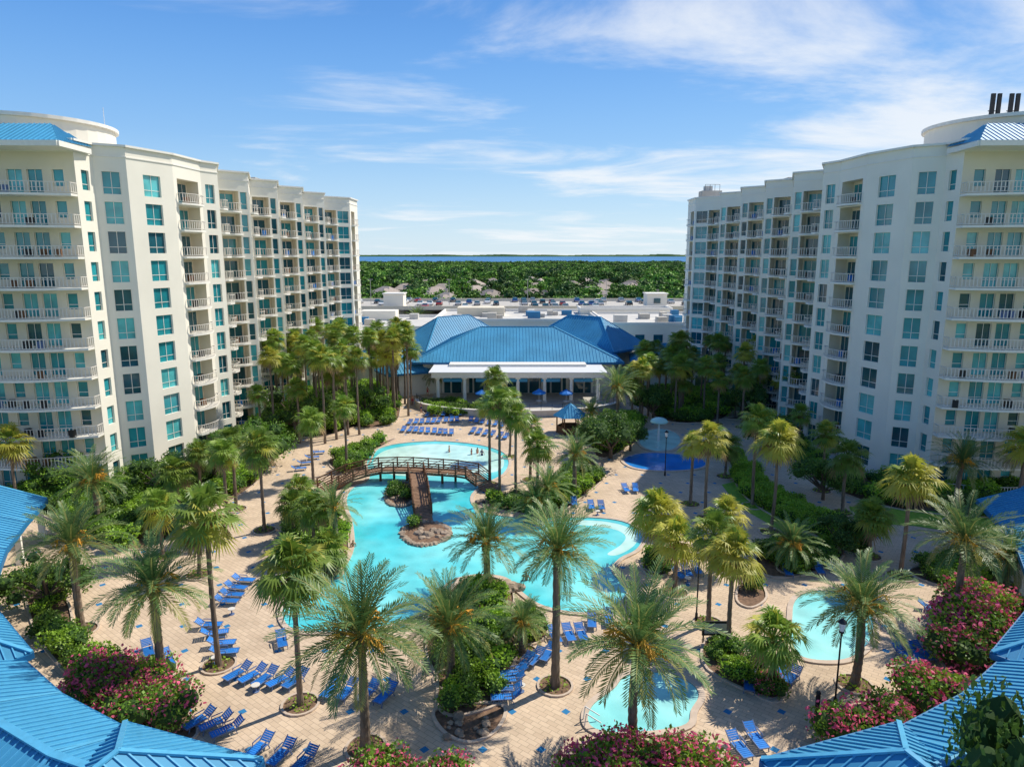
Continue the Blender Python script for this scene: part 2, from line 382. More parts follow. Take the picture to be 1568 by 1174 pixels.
# ---------------------------------------------------------------- ground, bay, plaza
def sheet(name,pts,z,m):
    b=MB(); b.poly([(x,y,z) for x,y in pts],m); return b.obj(name)
b=MB(); b.poly([(-9000,-600,-.12),(9000,-600,-.12),(9000,9500,-.12),(-9000,9500,-.12)],TERR); b.obj('ground')
sheet('bay_water',[(-8000,1450),(8000,1450),(8000,6200),(-8000,6200)],-.05,BAY)
b=MB()
for k in range(160):
    x=-4800+k*60; h=15+10*noise.noise(Vector((k*.21,0,0))); w=70
    b.add([(x-w,6200,-.1),(x+w,6200,-.1),(x+w*.6,6215,h),(x-w*.6,6215,h+2)],[(0,1,2,3)],FOR2)
b.obj('far_shore_treeline')
n=72
plaza=[(58*math.cos(2*math.pi*i/n),66+56*math.sin(2*math.pi*i/n)) for i in range(n)]
sheet('plaza_paving',plaza,-.004,DECK)
sheet('path_paving',[(-34,100),(34,100),(34,124),(-30,124)],-.012,DECK)
sheet('parking_lot_road',[(-130,140),(160,140),(180,262),(-160,262)],-.03,ASPH)
# ---------------------------------------------------------------- pools
def pool(name,px,mat,n=5,ring=True,z=.03):
    p=gpoly(px,n); b=MB(); b.poly([(x,y,z) for x,y in p],mat)
    kerb(b,p,.38,-.002,z+.07,COPE)
    b.obj(name); return p
mainpool=pool('main_swimming_pool',[(433,943),(440,918),(470,903),(510,885),(533,862),(543,835),(540,800),(531,768),(540,748),(566,733),(562,708),(575,690),(610,680),(670,676),(730,681),(768,692),(779,708),(770,726),(745,740),(722,757),(724,775),(752,788),(800,793),(860,793),(920,794),(962,802),(983,822),(974,842),(948,856),(936,874),(950,892),(960,908),(940,928),(905,938),(865,936),(825,925),(797,905),(775,885),(735,880),(700,888),(665,925),(620,950),(560,965),(500,968),(450,964)],POOL,4)
p=gpoly([(572,712),(582,694),(615,684),(670,680),(728,685),(764,696),(772,710),(760,722),(715,727),(660,729),(600,727)],5)
b=MB(); b.poly([(x,y,.036) for x,y in p],POOLP); b.obj('shallow_pool_shelf_water')
p=gpoly([(875,797),(920,798),(958,806),(977,822),(968,838),(945,850),(930,848),(950,835),(958,822),(945,812),(915,806),(880,803)],4)
b=MB(); b.poly([(x,y,.036) for x,y in p],POOLP); b.obj('pool_step_ledge_water')
pool('splash_pool',[(978,670),(990,660),(1015,657),(1036,664),(1042,676),(1030,688),(1005,691),(984,684)],POOLP)
pool('kids_pool',[(955,703),(985,694),(1030,695),(1070,702),(1080,712),(1060,719),(1010,721),(970,716)],POOLD)
pool('hot_tub_pool',[(900,1098),(910,1078),(940,1055),(960,1035),(1010,1030),(1055,1045),(1070,1065),(1058,1088),(1050,1110),(1000,1120),(940,1122),(908,1115)],POOLS)
pool('small_round_pool',[(1213,950),(1218,920),(1245,906),(1290,908),(1325,925),(1337,955),(1330,985),(1300,1008),(1260,1012),(1225,1005),(1212,985)],POOLS)

# ---------------------------------------------------------------- foliage templates
def leafquad(mb,c,size,m,up=.35):
    d=Vector((U(-1,1),U(-1,1),U(-1,1)+up)).normalized(); x=d.orthogonal().normalized()
    x.rotate(Matrix.Rotation(U(0,6.28),3,d)); y=d.cross(x)
    a=size*U(.7,1.2); w=a*U(.45,.75)
    mb.add([c-x*a,c-y*w,c+x*a,c+y*w],[(0,1,2,3)],m)
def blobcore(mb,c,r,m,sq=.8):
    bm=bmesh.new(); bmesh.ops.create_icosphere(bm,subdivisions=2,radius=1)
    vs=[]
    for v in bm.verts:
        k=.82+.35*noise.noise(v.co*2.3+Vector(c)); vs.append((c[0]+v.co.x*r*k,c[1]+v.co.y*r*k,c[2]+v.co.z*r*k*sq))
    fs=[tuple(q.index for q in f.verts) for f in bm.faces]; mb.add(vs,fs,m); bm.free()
def shrub(name,mat,n=520,flower=None,ls=.075,ff=.2):
    mb=MB(); lobes=[(Vector((U(-.5,.5),U(-.5,.5),U(.4,.65))),U(.34,.5)) for _ in range(5)]+[(Vector((0,0,.45)),.55)]
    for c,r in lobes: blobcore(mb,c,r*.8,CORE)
    for i in range(n):
        c,r=random.choice(lobes); d=Vector((U(-1,1),U(-1,1),U(-.5,1))).normalized()
        p=c+d*r*U(.8,1.15)
        if p.z<0.02: p.z=.03
        fl=flower and noise.noise(p*3.4)>.02 and R()<ff*2.6
        leafquad(mb,p+(d*.05 if fl else d*0),ls*(1.05 if fl else 1),flower if fl else mat,.5)
    return mb.mesh(name)
SH=[shrub('shrub_a',LEAF),shrub('shrub_b',LEAF,620,ls=.06),shrub('shrub_c',LEAFL,560)]
OL=[shrub('oleander_a',LEAF,1000,PINK,.055,.3),shrub('oleander_b',LEAFL,1000,PINK,.055,.32),shrub('oleander_c',LEAF,1000,PINK,.055,.16)]
HE=shrub('hedge_light',LEAFL,620)
def tree(name,mat,n,clumps,ls,trunk=True,sq=.75):
    mb=MB(); L=[]
    for i in range(clumps):
        a=U(0,6.28); r=math.sqrt(R())*.72; z=U(.42,1.0)
        rr=r*(1.15-abs(z-.65))
        L.append((Vector((rr*math.cos(a),rr*math.sin(a),z)),U(.2,.34)))
    for c,r in L:
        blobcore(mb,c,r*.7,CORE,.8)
        if trunk: mb.cyl((0,0,.25),c,.03,.01,BARK,5,False)
    if trunk: mb.cyl((0,0,0),(0,0,.45),.05,.035,BARK,7,False)
    for i in range(n):
        c,r=random.choice(L); d=Vector((U(-1,1),U(-1,1),U(-.7,1))).normalized()
        leafquad(mb,c+Vector((d.x,d.y,d.z*.8))*r*U(.75,1.15),ls,mat,.4)
    return mb.mesh(name)
FT=[tree('forest_tree_a',FOR1,280,8,.085),tree('forest_tree_b',FOR2,280,9,.085),tree('forest_tree_c',FOR1,280,7,.09)]
BT=[tree('broadleaf_tree_a',LEAFD,2600,13,.03),tree('broadleaf_tree_b',LEAF,2600,14,.03)]
def pine():
    mb=MB(); mb.cyl((0,0,0),(0,0,.95),.03,.012,BARK,6,False)
    for i in range(11):
        z=U(.5,1.0); a=U(0,6.28); r=.28*(1.25-z)+.05; c=Vector((math.cos(a)*r,math.sin(a)*r,z))
        mb.cyl((0,0,z-.05),c,.012,.005,BARK,4,False)
        for j in range(26): leafquad(mb,c+Vector((U(-1,1),U(-1,1),U(-.6,.6))).normalized()*U(.03,.12),.05,FOR2)
    return mb.mesh('pine_tree')
FT.append(pine())
def instancer(name,mesh,places):
    vs=[];fs=[]
    for (x,y,z,s,a) in places:
        o=len(vs)
        for k in range(4):
            t=a+math.pi/4+k*math.pi/2; vs.append((x+s*.7071*math.cos(t),y+s*.7071*math.sin(t),z))
        fs.append((o,o+1,o+2,o+3))
    me=bpy.data.meshes.new(name); me.from_pydata(vs,[],fs); me.update()
    p=ob(name,me); p.instance_type='FACES'; p.use_instance_faces_scale=True; p.instance_faces_scale=1
    p.show_instancer_for_render=False; p.show_instancer_for_viewport=False
    ob(mesh.name+'_plant',mesh,p); return p
# forest with a suburb in its near part
pl=[[],[],[],[]]
houses=[]
for i in range(600):
    d=U(345,560); x=U(-.28,.28)*d
    if all(abs(x-h[0])>19 or abs(d-h[1])>34 for h in houses): houses.append((x,d,U(-1.2,1.2)))
    if len(houses)>=44: break
for i in range(13000):
    d=math.sqrt(U(268**2,1430**2)); x=U(-.42,.42)*d
    hs_=[h for h in houses if abs(x-h[0])<9 and -55<d-h[1]<8]
    if any(-14<d-h[1]<8 for h in hs_): continue
    nv=noise.noise(Vector((x*.02,d*.014,0)))
    k=random.choices([0,1,2,3],[5,4,4,1.2])[0]
    if hs_: s=U(3.2,4.8)            # low garden planting in front of a house
    elif d<430: s=U(5.0,9.0)*(1.15 if nv>.15 else 1)
    elif d<800: s=U(5.5,11.)*(1.2 if k==3 else 1)*(1.12 if nv>.1 else .9)
    else: s=U(6.8,9.6)*(1.1 if nv>.2 else .92)
    pl[k].append((x,d,-.3,s,U(0,6.28)))
for k in range(4): instancer('distant_forest' if k<3 else 'distant_pines',FT[k],pl[k])
pl=[(U(90,420)*random.choice((-1,1)),U(120,600),-.3,U(9,13),U(0,6.28)) for _ in range(900)]
instancer('distant_forest',FT[0],pl)

# houses
HW=mk('house_wall',(.62,.56,.46),.9,rnd=.2); HR=mk('shingle_roof',(.34,.285,.245),.9,var=.2,vs=2,rnd=.4)
def house_mesh():
    mb=MB(); mb.box(0,0,1.5,15,10,3,HW); mb.box(4,-6,1.5,6,4,3,HW)
    for (w,d,cx,cy,z1) in((16.4,11.4,0,0,6.4),(7.2,9,4,-4,5.6)):
        r=(w-d)/2
        a,bb,c,e=(cx-w/2,cy-d/2,2.95),(cx+w/2,cy-d/2,2.95),(cx+w/2,cy+d/2,2.95),(cx-w/2,cy+d/2,2.95)
        if r>0: r1,r2=(cx-r,cy,z1),(cx+r,cy,z1); fs=[[a,bb,r2,r1],[bb,c,r2],[c,e,r1,r2],[e,a,r1]]
        else: r1,r2=(cx,cy+r,z1),(cx,cy-r,z1); fs=[[a,bb,r1],[bb,c,r2,r1],[c,e,r2],[e,a,r1,r2]]
        for f in fs: mb.poly(f,HR)
    for x in(-5.5,-2.5): mb.box(x,-5.02,1.6,1.5,.08,1.4,GL2)
    mb.box(.1,-5.03,1.1,1.1,.1,2.2,WOOD); mb.box(4,-8.02,1.2,4.6,.08,2.3,WHITE)
    return mb.mesh('suburban_house')
HM=house_mesh()
for x,d,a in houses: ob('suburban_house',HM,None,(x,d,-.1),a,U(.95,1.15))

# ---------------------------------------------------------------- planting beds
def bed(name,px,dens=1.35,kinds=None,sc=(1.1,1.8),n=4):
    p=gpoly(px,n)
    b=MB(); b.poly([(x,y,.008) for x,y in p],MULCH); kerb(b,p,.16,-.002,.12,COPE); b.obj('planting_bed')
    xs=[q[0] for q in p];ys=[q[1] for q in p]; A=(max(xs)-min(xs))*(max(ys)-min(ys))
    kinds=kinds or SH; pls=[[] for _ in kinds]
    for i in range(int(A/dens)):
        x,y=U(min(xs),max(xs)),U(min(ys),max(ys))
        if inside(x,y,p) and inside(x+.5,y,p) and inside(x-.5,y,p):
            pls[random.randrange(len(kinds))].append((x,y,0,U(*sc),U(0,6.28)))
    for k,q in enumerate(pls):
        if q: instancer(name,kinds[k],q)
bed('shrubbery',[(690,892),(735,884),(765,888),(785,910),(782,950),(795,985),(775,1040),(765,1075),(700,1095),(672,1080),(672,1040),(655,1000),(660,940)],1.1,sc=(.9,1.5))
bed('shrubbery',[(40,885),(75,875),(105,930),(118,985),(190,1015),(250,1050),(240,1075),(150,1060),(85,1010),(50,950)],1.1,sc=(.9,1.5))
bed('oleander_bush',[(120,1062),(170,1050),(230,1062),(285,1092),(300,1125),(265,1135),(190,1115),(135,1090)],.8,OL,(1.4,2.1))
bed('shrubbery',[(0,775),(60,745),(150,735),(280,735),(300,780),(240,835),(160,835),(70,790)],1.4,sc=(1.2,2.0))
bed('shrubbery',[(290,700),(380,662),(440,605),(520,592),(600,598),(610,640),(575,655),(540,655),(500,668),(455,672),(425,700),(385,745),(320,772)],1.8,sc=(1.2,2.0))
bed('shrubbery',[(540,690),(580,680),(605,672),(575,690),(560,715),(520,722),(505,705)],1.2)
bed('shrubbery',[(440,800),(480,778),(522,795),(533,840),(520,872),(480,893),(448,868)],1.1,sc=(1.1,1.8))
bed('shrubbery',[(735,768),(800,764),(855,735),(895,700),(925,728),(885,765),(850,786),(780,784)],1.2,sc=(1.,1.6))
bed('clipped_hedge',[(1118,695),(1140,705),(1180,752),(1240,785),(1310,822),(1308,848),(1245,818),(1170,782),(1130,745)],.4,[HE],(1.1,1.5))
bed('shrubbery',[(1110,640),(1160,650),(1210,700),(1330,770),(1560,790),(1560,740),(1340,735),(1240,690),(1200,640)],1.8,sc=(1.1,1.8))
bed('shrubbery',[(1080,985),(1110,975),(1150,1005),(1200,1040),(1195,1065),(1165,1065),(1085,1025)],1.0,sc=(.8,1.2))
bed('oleander_bush',[(1150,1055),(1165,1040),(1198,1048),(1202,1066),(1180,1074)],.7,OL,(.9,1.2))
bed('shrubbery',[(1400,870),(1480,865),(1548,890),(1545,920),(1470,905),(1405,885)],1.1,sc=(1,1.5))
bed('oleander_bush',[(1455,955),(1500,940),(1550,950),(1545,1000),(1500,1035),(1465,1035),(1440,1005)],.7,OL,(1.9,2.8))
bed('oleander_bush',[(1270,1145),(1300,1118),(1380,1090),(1440,1075),(1440,1105),(1360,1135),(1290,1160)],.6,OL,(1.7,2.4))
bed('oleander_bush',[(555,1198),(600,1188),(680,1188),(700,1203),(690,1235),(560,1235)],.7,OL+SH[:1],(1.4,1.9))
bed('oleander_bush',[(885,1205),(930,1185),(1060,1182),(1115,1194),(1120,1240),(885,1240)],.7,OL,(1.6,2.2))
bed('shrubbery',[(1165,835),(1240,835),(1290,850),(1240,878),(1170,880)],1.0,sc=(.9,1.5))
bed('shrubbery',[(905,650),(960,642),(985,655),(960,685),(915,700)],1.2,sc=(1.3,2.0))
bed('shrubbery',[(990,605),(1100,600),(1115,636),(1050,648),(1000,636)],1.8,sc=(1.3,2.0))
bed('shrubbery',[(985,860),(1010,852),(1030,868),(1012,882),(990,878)],.9)
bed('shrubbery',[(1135,895),(1160,890),(1172,915),(1150,930),(1130,920)],.9)
bed('shrubbery',[(650,620),(700,618),(745,628),(700,640),(655,636)],1.4,sc=(1,1.6))
bed('shrubbery',[(780,945),(830,940),(835,975),(800,985)],1.0,sc=(.8,1.2))
sheet('lawn',[tuple(G(x,y))[:2] for x,y in[(1105,742),(1135,735),(1180,775),(1240,812),(1200,815),(1130,775)]],.02,LAWN)
sheet('lawn',[tuple(G(x,y))[:2] for x,y in[(1310,800),(1400,805),(1560,830),(1560,795),(1400,780),(1300,775)]],.02,LAWN)
sheet('lawn',[tuple(G(x,y))[:2] for x,y in[(960,520),(1000,520),(1010,545),(960,540)]],.02,LAWN)
def rocks(name,c,rad,n,s=(.3,.8)):
    mb=MB()
    for i in range(n):
        a=U(0,6.28);r=rad*math.sqrt(R()); q=U(*s); blobcore(mb,(c.x+r*math.cos(a),c.y+r*math.sin(a),.05+q*.2),q,ROCK,.6)
    mb.obj(name)
def island(px,name='pool_island'):
    p=gpoly(px,5); b=MB(); b.prism(p,-.01,.16,ROCK,MULCH,False); b.obj(name)
    mb=MB()
    for i in range(0,len(p),1): blobcore(mb,(p[i][0],p[i][1],.05),U(.28,.5),ROCK,.6)
    mb.obj('boulder_edging'); return p
island([(617,820),(625,806),(655,800),(684,808),(686,822),(665,833),(635,834)]); rocks('boulder_cluster',G(662,818),1.6,12)
island([(592,765),(598,745),(625,740),(636,755),(628,772),(605,775)]); rocks('boulder_cluster',G(612,762),1.0,10,(.2,.5))
instancer('shrubbery',SH[0],[(*G(x,y)[:2],.1,1.2,R()*6) for x,y in((604,762),(612,757),(606,752),(632,808),(620,765))])
rocks('boulder_cluster',G(712,1112),1.3,14,(.15,.4)); rocks('boulder_cluster',G(745,775),1.6,12,(.25,.6)); rocks('boulder_cluster',G(780,905),1.2,10)
b=MB(); p=gpoly([(672,1085),(765,1080),(760,1115),(720,1135),(680,1118)]); b.poly([(x,y,.012) for x,y in p],MULCH); kerb(b,p,.2,-.002,.1,COPE); b.obj('planting_bed')

# ---------------------------------------------------------------- palms
def date_crown(name,seed,nf=64,nfruit=12):
    random.seed(seed); mb=MB()
    for i in range(nf):
        k=i/nf; az=i*2.39996+U(-.2,.2); e0=math.radians(84-108*k+U(-8,8)); Lf=U(3.3,4.3)*(.84+.16*math.sin(math.pi*min(1,k+.2)))
        dr=U(.8,1.3); m=DATE if k<.75 or R()<.5 else DATE2
        pts=[];p=Vector((0,0,.15))+Vector((math.cos(az),math.sin(az),0))*.15; NS=11; tw=U(-.35,.35); bend=U(-.25,.25)
        for j in range(NS+1):
            t=j/NS; e=e0-dr*t**1.5; A=az+bend*t; pts.append((p.copy(),e)); d=Vector((math.cos(A)*math.cos(e),math.sin(A)*math.cos(e),math.sin(e))); p=p+d*Lf/NS
        side=Vector((-math.sin(az),math.cos(az),0))
        for j in range(NS):
            a,b2=pts[j][0],pts[j+1][0]; w=.05*(1-j/NS)+.01
            mb.add([a-side*w,a+side*w,b2+side*w*.9,b2-side*w*.9],[(0,1,2,3)],DATE2)
        NL=26
        for q in range(NL):
            t=.14+.86*q/NL; f=t*NS; j=min(NS-1,int(f)); u=f-j; c=pts[j][0].lerp(pts[j+1][0],u); e=pts[j][1]
            fw=Vector((math.cos(az)*math.cos(e),math.sin(az)*math.cos(e),math.sin(e))); up=side.cross(fw)*-1
            if up.z<0: up=-up
            ll=.50*math.sin(math.pi*min(1,.12+t*.84))**.6+.08
            for sg in(-1,1):
                d=(side*sg+up*(.4+U(-.25,.25)+tw*sg*.4)+fw*(.75+.5*t)).normalized(); d.z-=.16; tip=c+d*ll*U(.8,1.15); wv=fw*.052
                mid=c.lerp(tip,.5)
                mb.add([c-wv*.8,mid-wv,tip,mid+wv],[(0,1,2,3)],m)
    for i in range(nfruit):
        az=U(0,6.28); p=Vector((0,0,.25)); e=U(.0,1.1)
        L=U(.9,1.6); q=Vector((math.cos(az)*L*.75,math.sin(az)*L*.75,.4+math.sin(e)*L*.6)); mb.beam(p,q,.05,.05,FRUIT)
        for j in range(9):
            t=q+Vector((U(-.3,.3)+math.cos(az)*.3,U(-.3,.3)+math.sin(az)*.3,-U(.1,.6))); mb.beam(q,t,.035,.035,FRUIT)
    blobcore(mb,(0,0,-.15),.45,BOOT,1.3)
    return mb.mesh(name)
def fan_crown(name,seed,nf=46,yel=.25):
    random.seed(seed); mb=MB()
    for i in range(nf):
        k=i/nf; az=i*2.39996+U(-.3,.3); e=math.radians(85-140*k+U(-8,8)); dead=(k>.9)
        pl_=U(.7,1.25); d=Vector((math.cos(az)*math.cos(e),math.sin(az)*math.cos(e),math.sin(e))); side=Vector((-math.sin(az),math.cos(az),0))
        m=DEAD if dead else (FAN2 if R()<yel*(.3+1.4*k) else FAN)
        h=d*pl_; mb.beam((0,0,0),h,.035,.03,m if m!=DEAD else BOOT)
        up=side.cross(d); up=up if up.z>0 else -up
        d2=(d*.9-Vector((0,0,.35))).normalized(); NS=18
        for j in range(NS):
            a=math.radians(-120+240*j/(NS-1)+U(-3,3)); ll=(1.05 if abs(a)<1.2 else .75)*U(.72,1.02)
            dr=(d2*math.cos(a)+side*math.sin(a)+up*.12).normalized(); tip=h+dr*ll-Vector((0,0,.32*ll*ll+U(0,.15))); mid=h+dr*ll*.5
            wv=(side*math.cos(a)-d2*math.sin(a)).normalized()*.055
            mb.add([h,mid-wv,tip,mid+wv],[(0,1,2,3)],m)
    blobcore(mb,(0,0,-.35),.27,BOOT,1.9)
    for i in range(14):
        az=U(0,6.28); mb.beam((0,0,-.7+U(-.1,.3)),(math.cos(az)*.42,math.sin(az)*.42,-.35+U(0,.3)),.06,.03,BOOT)
    return mb.mesh(name)
DC=[date_crown('date_crown_a',1,62,14),date_crown('date_crown_b',2,54,6),date_crown('date_crown_c',3,68,10),date_crown('date_crown_d',13,58,16)]
FC=[fan_crown('fan_crown_a',4),fan_crown('fan_crown_b',5,38,.3),fan_crown('fan_crown_c',6,50,.15),fan_crown('fan_crown_d',9,42,.05)]
FY=[fan_crown('fan_crown_yellow_a',7,44,1.),fan_crown('fan_crown_yellow_b',8,38,.8)]
random.seed(5)
def trunkmesh(name,r,bulge,bend):
    mb=MB(); n=11; K=22; vs=[]
    for k in range(K+1):
        t=k/K; rr=r*(1.0-.18*t)*(1+.35*math.exp(-t*14))*(1+(.09 if k%2 else -.05)); cx=bend*math.sin(t*math.pi)
        for i in range(n):
            a=2*math.pi*i/n; vs.append((cx+rr*math.cos(a),rr*math.sin(a),t))
    mb.add(vs,[(k*n+i,k*n+(i+1)%n,(k+1)*n+(i+1)%n,(k+1)*n+i) for k in range(K) for i in range(n)],TRUNKM)
    return mb.mesh(name)
TD=[trunkmesh('date_trunk_a',.25,1,0.05),trunkmesh('date_trunk_b',.25,1,-.12)]
TF=[trunkmesh('fan_trunk_a',.16,1,.1),trunkmesh('fan_trunk_b',.15,1,-.15),trunkmesh('fan_trunk_c',.16,1,0)]
pr=MB(); c=[(.95*math.cos(i*math.pi/9),.95*math.sin(i*math.pi/9)) for i in range(18)]; pr.poly([(x,y,.014) for x,y in c],MULCH); kerb(pr,c,.14,0,.1,COPE)
for i in range(60):
    a=U(0,6.28); r=U(.3,.85); leafquad(pr,Vector((r*math.cos(a),r*math.sin(a),U(.08,.3))),.1,LEAFL)
RING=pr.mesh('tree_ring')
def palm(kind,cx,cy,bx,by,sc=1.,ring=True):
    g=G(bx,by); h=max(2.0,zat(g.y,cy)-.3)
    date=kind=='d'
    P=empty('date_palm' if date else 'cabbage_palm',(g.x,g.y,0),U(0,6.28))
    tl=random.choice(TD if date else TF); ob('trunk',tl,P,(0,0,0),0,(1,1,h))
    cm=random.choice(DC if date else (FY if kind=='y' else FC)); s=sc*U(.90,1.1)
    c_=ob('crown',cm,P,(0,0,h),U(0,6.28),s); c_.rotation_euler=(U(-.1,.1),U(-.1,.1),U(0,6.28))
    if ring: ob('planter_ring',RING,P)
for a in [('d',250,895,250,1050,1.0),('d',105,830,125,965,.95),('d',140,735,150,810,.95),('d',560,970,560,1145,1.05),('d',705,955,690,1040,.95),('d',745,828,745,905,.9),('d',862,838,850,1050,.95),('d',985,985,970,1150,1.05),('d',1328,925,1308,1048,1.05),('d',1465,825,1463,950,1.02),('d',1455,705,1462,800,.9),('d',885,695,880,762,.85),('d',1212,832,1210,872,.7),('d',845,745,838,792,.8),('d',820,775,818,800,.7),('d',945,592,944,655,1.0),('d',640,488,640,530,1.1),('d',905,630,905,662,.7),('d',1560,690,1560,770,.8),('d',800,948,800,1000,.55),
 ('d',665,572,665,602,.7),('d',512,775,515,850,.7),('d',1530,850,1540,900,.8)]: palm(*a)
fans=[('f',400,680,405,812,1.1),('y',22,675,30,778,1.2),('f',330,785,335,1018,1.25),('f',345,690,350,800),('f',240,775,250,852,1.2),('f',270,720,275,800,1.1),('f',455,868,460,1078,1.35),('f',530,620,530,722),('f',480,640,480,740),('f',445,770,450,828),('f',480,775,482,850,1.1),('f',500,835,505,880,1.1),('f',460,745,462,800),('f',425,545,425,640),('f',398,600,400,680),('f',360,670,362,780),('f',310,690,312,790),('f',300,800,305,880,1.1),
('y',1085,668,1080,795,1.15),('y',1055,678,1057,772,1.),('y',1190,672,1180,815,1.2),('f',1150,640,1152,775,1.2),('y',1008,782,1003,868,1.35),('y',1040,822,1033,908,1.1),('y',1138,845,1116,998,1.25),('f',1102,815,1085,955,1.2),('y',1110,785,1108,870,1.1),('f',1182,970,1178,1055,1.2),('y',1385,730,1378,882,1.3),('f',1300,695,1290,785,1.1),('f',1265,662,1258,752,1.),('f',1335,790,1330,852,1.1),('y',1555,680,1556,790,1.2),('f',795,635,790,770,1.1),('f',765,612,765,768,1.1),('f',752,618,750,742),('f',825,680,823,752,1.1),('f',812,650,812,735),('f',760,578,758,640,1.3),('y',995,495,995,525,1.1),('f',780,610,780,700),('f',1115,680,1110,730),('f',1225,630,1222,690),('f',1210,570,1206,650),('f',1166,560,1160,640),('f',1100,580,1098,650),('f',1140,575,1135,655),('f',1045,580,1043,640,1.2),('f',1010,560,1008,632),('f',985,565,983,640),('f',970,590,968,645),('f',1060,540,1058,612),('f',1085,520,1083,590),('f',1110,525,1108,600),('f',1030,545,1028,600),('f',1005,530,1004,585)]
for a in fans: palm(*a)
for i in range(62):
    px=U(420,632); py=U(590,680)
    if px>560 and py>640: py-=35
    g=G(px,py); hh=U(7.5,13)
    P=empty('cabbage_palm',(g.x,g.y,0),U(0,6)); ob('trunk',random.choice(TF),P,sc=(1,1,hh)); ob('crown',random.choice(FC+FY[:1]),P,(0,0,hh),0,U(.9,1.3))
for i in range(28):
    px=U(965,1205); py=U(595,645)
    g=G(px,py); hh=U(6,11)
    P=empty('cabbage_palm',(g.x,g.y,0),U(0,6)); ob('trunk',random.choice(TF),P,sc=(1,1,hh)); ob('crown',random.choice(FC+FY[:1]),P,(0,0,hh),0,U(.9,1.25))
for x,y,h,k in((460,668,6,1),(395,715,5,1),(330,740,5,0),(935,702,5.2,0),(965,690,3.5,0),(1260,765,3.8,0),(75,930,3.5,1),(1145,640,5,0),(250,760,4,1),(505,655,5,1),(1180,690,4,1),(1290,850,3,0),(560,640,4.5,1),(1000,640,4.5,0),(90,760,4,1),(920,690,4.6,0)):
    g=G(x,y); ob('broadleaf_tree',BT[k],None,(g.x,g.y,0),U(0,6),(h*1.0,h*1.0,h))
ob('broadleaf_tree',BT[0],None,(20.6,22.0,0),1,(4.4,4.4,8.0))

# ---------------------------------------------------------------- covered walkway ring
mb=MB(); C=(0,70)
def RI(a): return 43.0+2.6*max(0,math.cos(math.radians((a-270)*1.35)))
zi,zr=3.5,5.0
def rp(k,a,z): r=RI(a)+k; return (C[0]+r*math.cos(math.radians(a)),C[1]+r*math.sin(math.radians(a)),z)
a=195.; st=7.5
while a<344:
    b2=a+st
    roof_plane(mb,[rp(0,a,zi),rp(0,b2,zi),rp(3.6,b2,zr),rp(3.6,a,zr)],step=.45)
    roof_plane(mb,[rp(7.2,b2,zi),rp(7.2,a,zi),rp(3.6,a,zr),rp(3.6,b2,zr)],step=.45)
    for r in(0,7.2): mb.beam(rp(r,a,zi-.2),rp(r,b2,zi-.2),.18,.4,BLUED)
    mb.beam(rp(3.6,a,zr+.06),rp(3.6,b2,zr+.06),.35,.1,BLUER)
    mb.beam(rp(0,a,zi+.05),rp(3.6,a,zr+.05),.2,.1,BLUER); mb.beam(rp(7.2,a,zi+.05),rp(3.6,a,zr+.05),.2,.1,BLUER)
    for r in(.7,6.5):
        q=rp(r,a,0); mb.box(q[0],q[1],1.65,.42,.42,3.2,TRIM,math.radians(a)); mb.box(q[0],q[1],.25,.6,.6,.5,TRIM,math.radians(a))
    a=b2
for a in(229,251.5,288.5,311):
    q=rp(3.9,a,0); hip(mb,q[0],q[1],8.6,7.6,3.75,5.9,math.radians(a),1.4,.45)
mb.obj('covered_walkway')

# ---------------------------------------------------------------- clubhouse
mb=MB()
mb.box(1,132,3,34,18,6,WALL); mb.box(-13,143,3.2,16,12,6.2,WALL,.7); mb.box(15,143,3.2,16,12,6.2,WALL,-.7)
hip(mb,1,132,38,20,6,11.3,0,14,.6)
hip(mb,-12,143,23,13,6.6,12.4,.72,8,.6); hip(mb,15,143,23,13,6.6,12.4,-.72,8,.6)
hip(mb,-25,137,13,10,4.6,7.6,.15,3,.6); hip(mb,30,136,13,10,4.6,7.6,-.15,3,.6)
mb.box(-25,137,2.2,11,8,4.5,WALL); mb.box(30,136,2.2,11,8,4.5,WALL)
hip(mb,-19,124,10,7,4.3,6.6,.5,2,.6); mb.box(-19,124,2.1,8,5,4.2,WALL,.5)
mb.box(1,118.2,5.05,29,8.4,.9,TRIM); mb.box(1,118.2,5.56,29.8,9.2,.12,WHITE); mb.box(1,121,5.8,24,3,.5,TRIM)
for x in(-12.5,-8,-3.5,1,5.5,10,14.5):
    mb.cyl((x,114.8,0),(x,114.8,4.6),.32,.28,TRIM,12); mb.box(x,114.8,.3,.9,.9,.6,CONC); mb.box(x,114.8,4.45,.8,.8,.3,TRIM)
    mb.box(x,122.9,2.3,.5,.3,4.4,TRIM)
for i in range(14): mb.box(-12+i*2.0,122.93,2.2,1.7,.1,3.8,GL2)
mb.box(1,118,.15,30,9,.3,CONC)
for i in range(5): mb.box(-10+i*5.5,114.65,4.1,3.2,.12,.55,BLUE)
o=mb.obj('clubhouse')
mb=MB()
K=30
pts=[(1+17*math.cos(math.pi+math.pi*i/K),114+9*math.sin(math.pi+math.pi*i/K)) for i in range(K+1)]
for i in range(K):
    a,b2=pts[i],pts[i+1]; mb.beam((*a,.5),(*b2,.5),.4,1.0,CONC); mb.beam((*a,1.05),(*b2,1.05),.55,.12,TRIM)
    mb.cyl((*a,1.1),(*a,2.0),.03,.03,BLACK,5); mb.beam((*a,2.0),(*b2,2.0),.05,.05,BLACK); mb.beam((*a,1.55),(*b2,1.55),.03,.03,BLACK)
mb.poly([(x,y,.25) for x,y in pts],CONC)
mb.obj('terrace_wall')
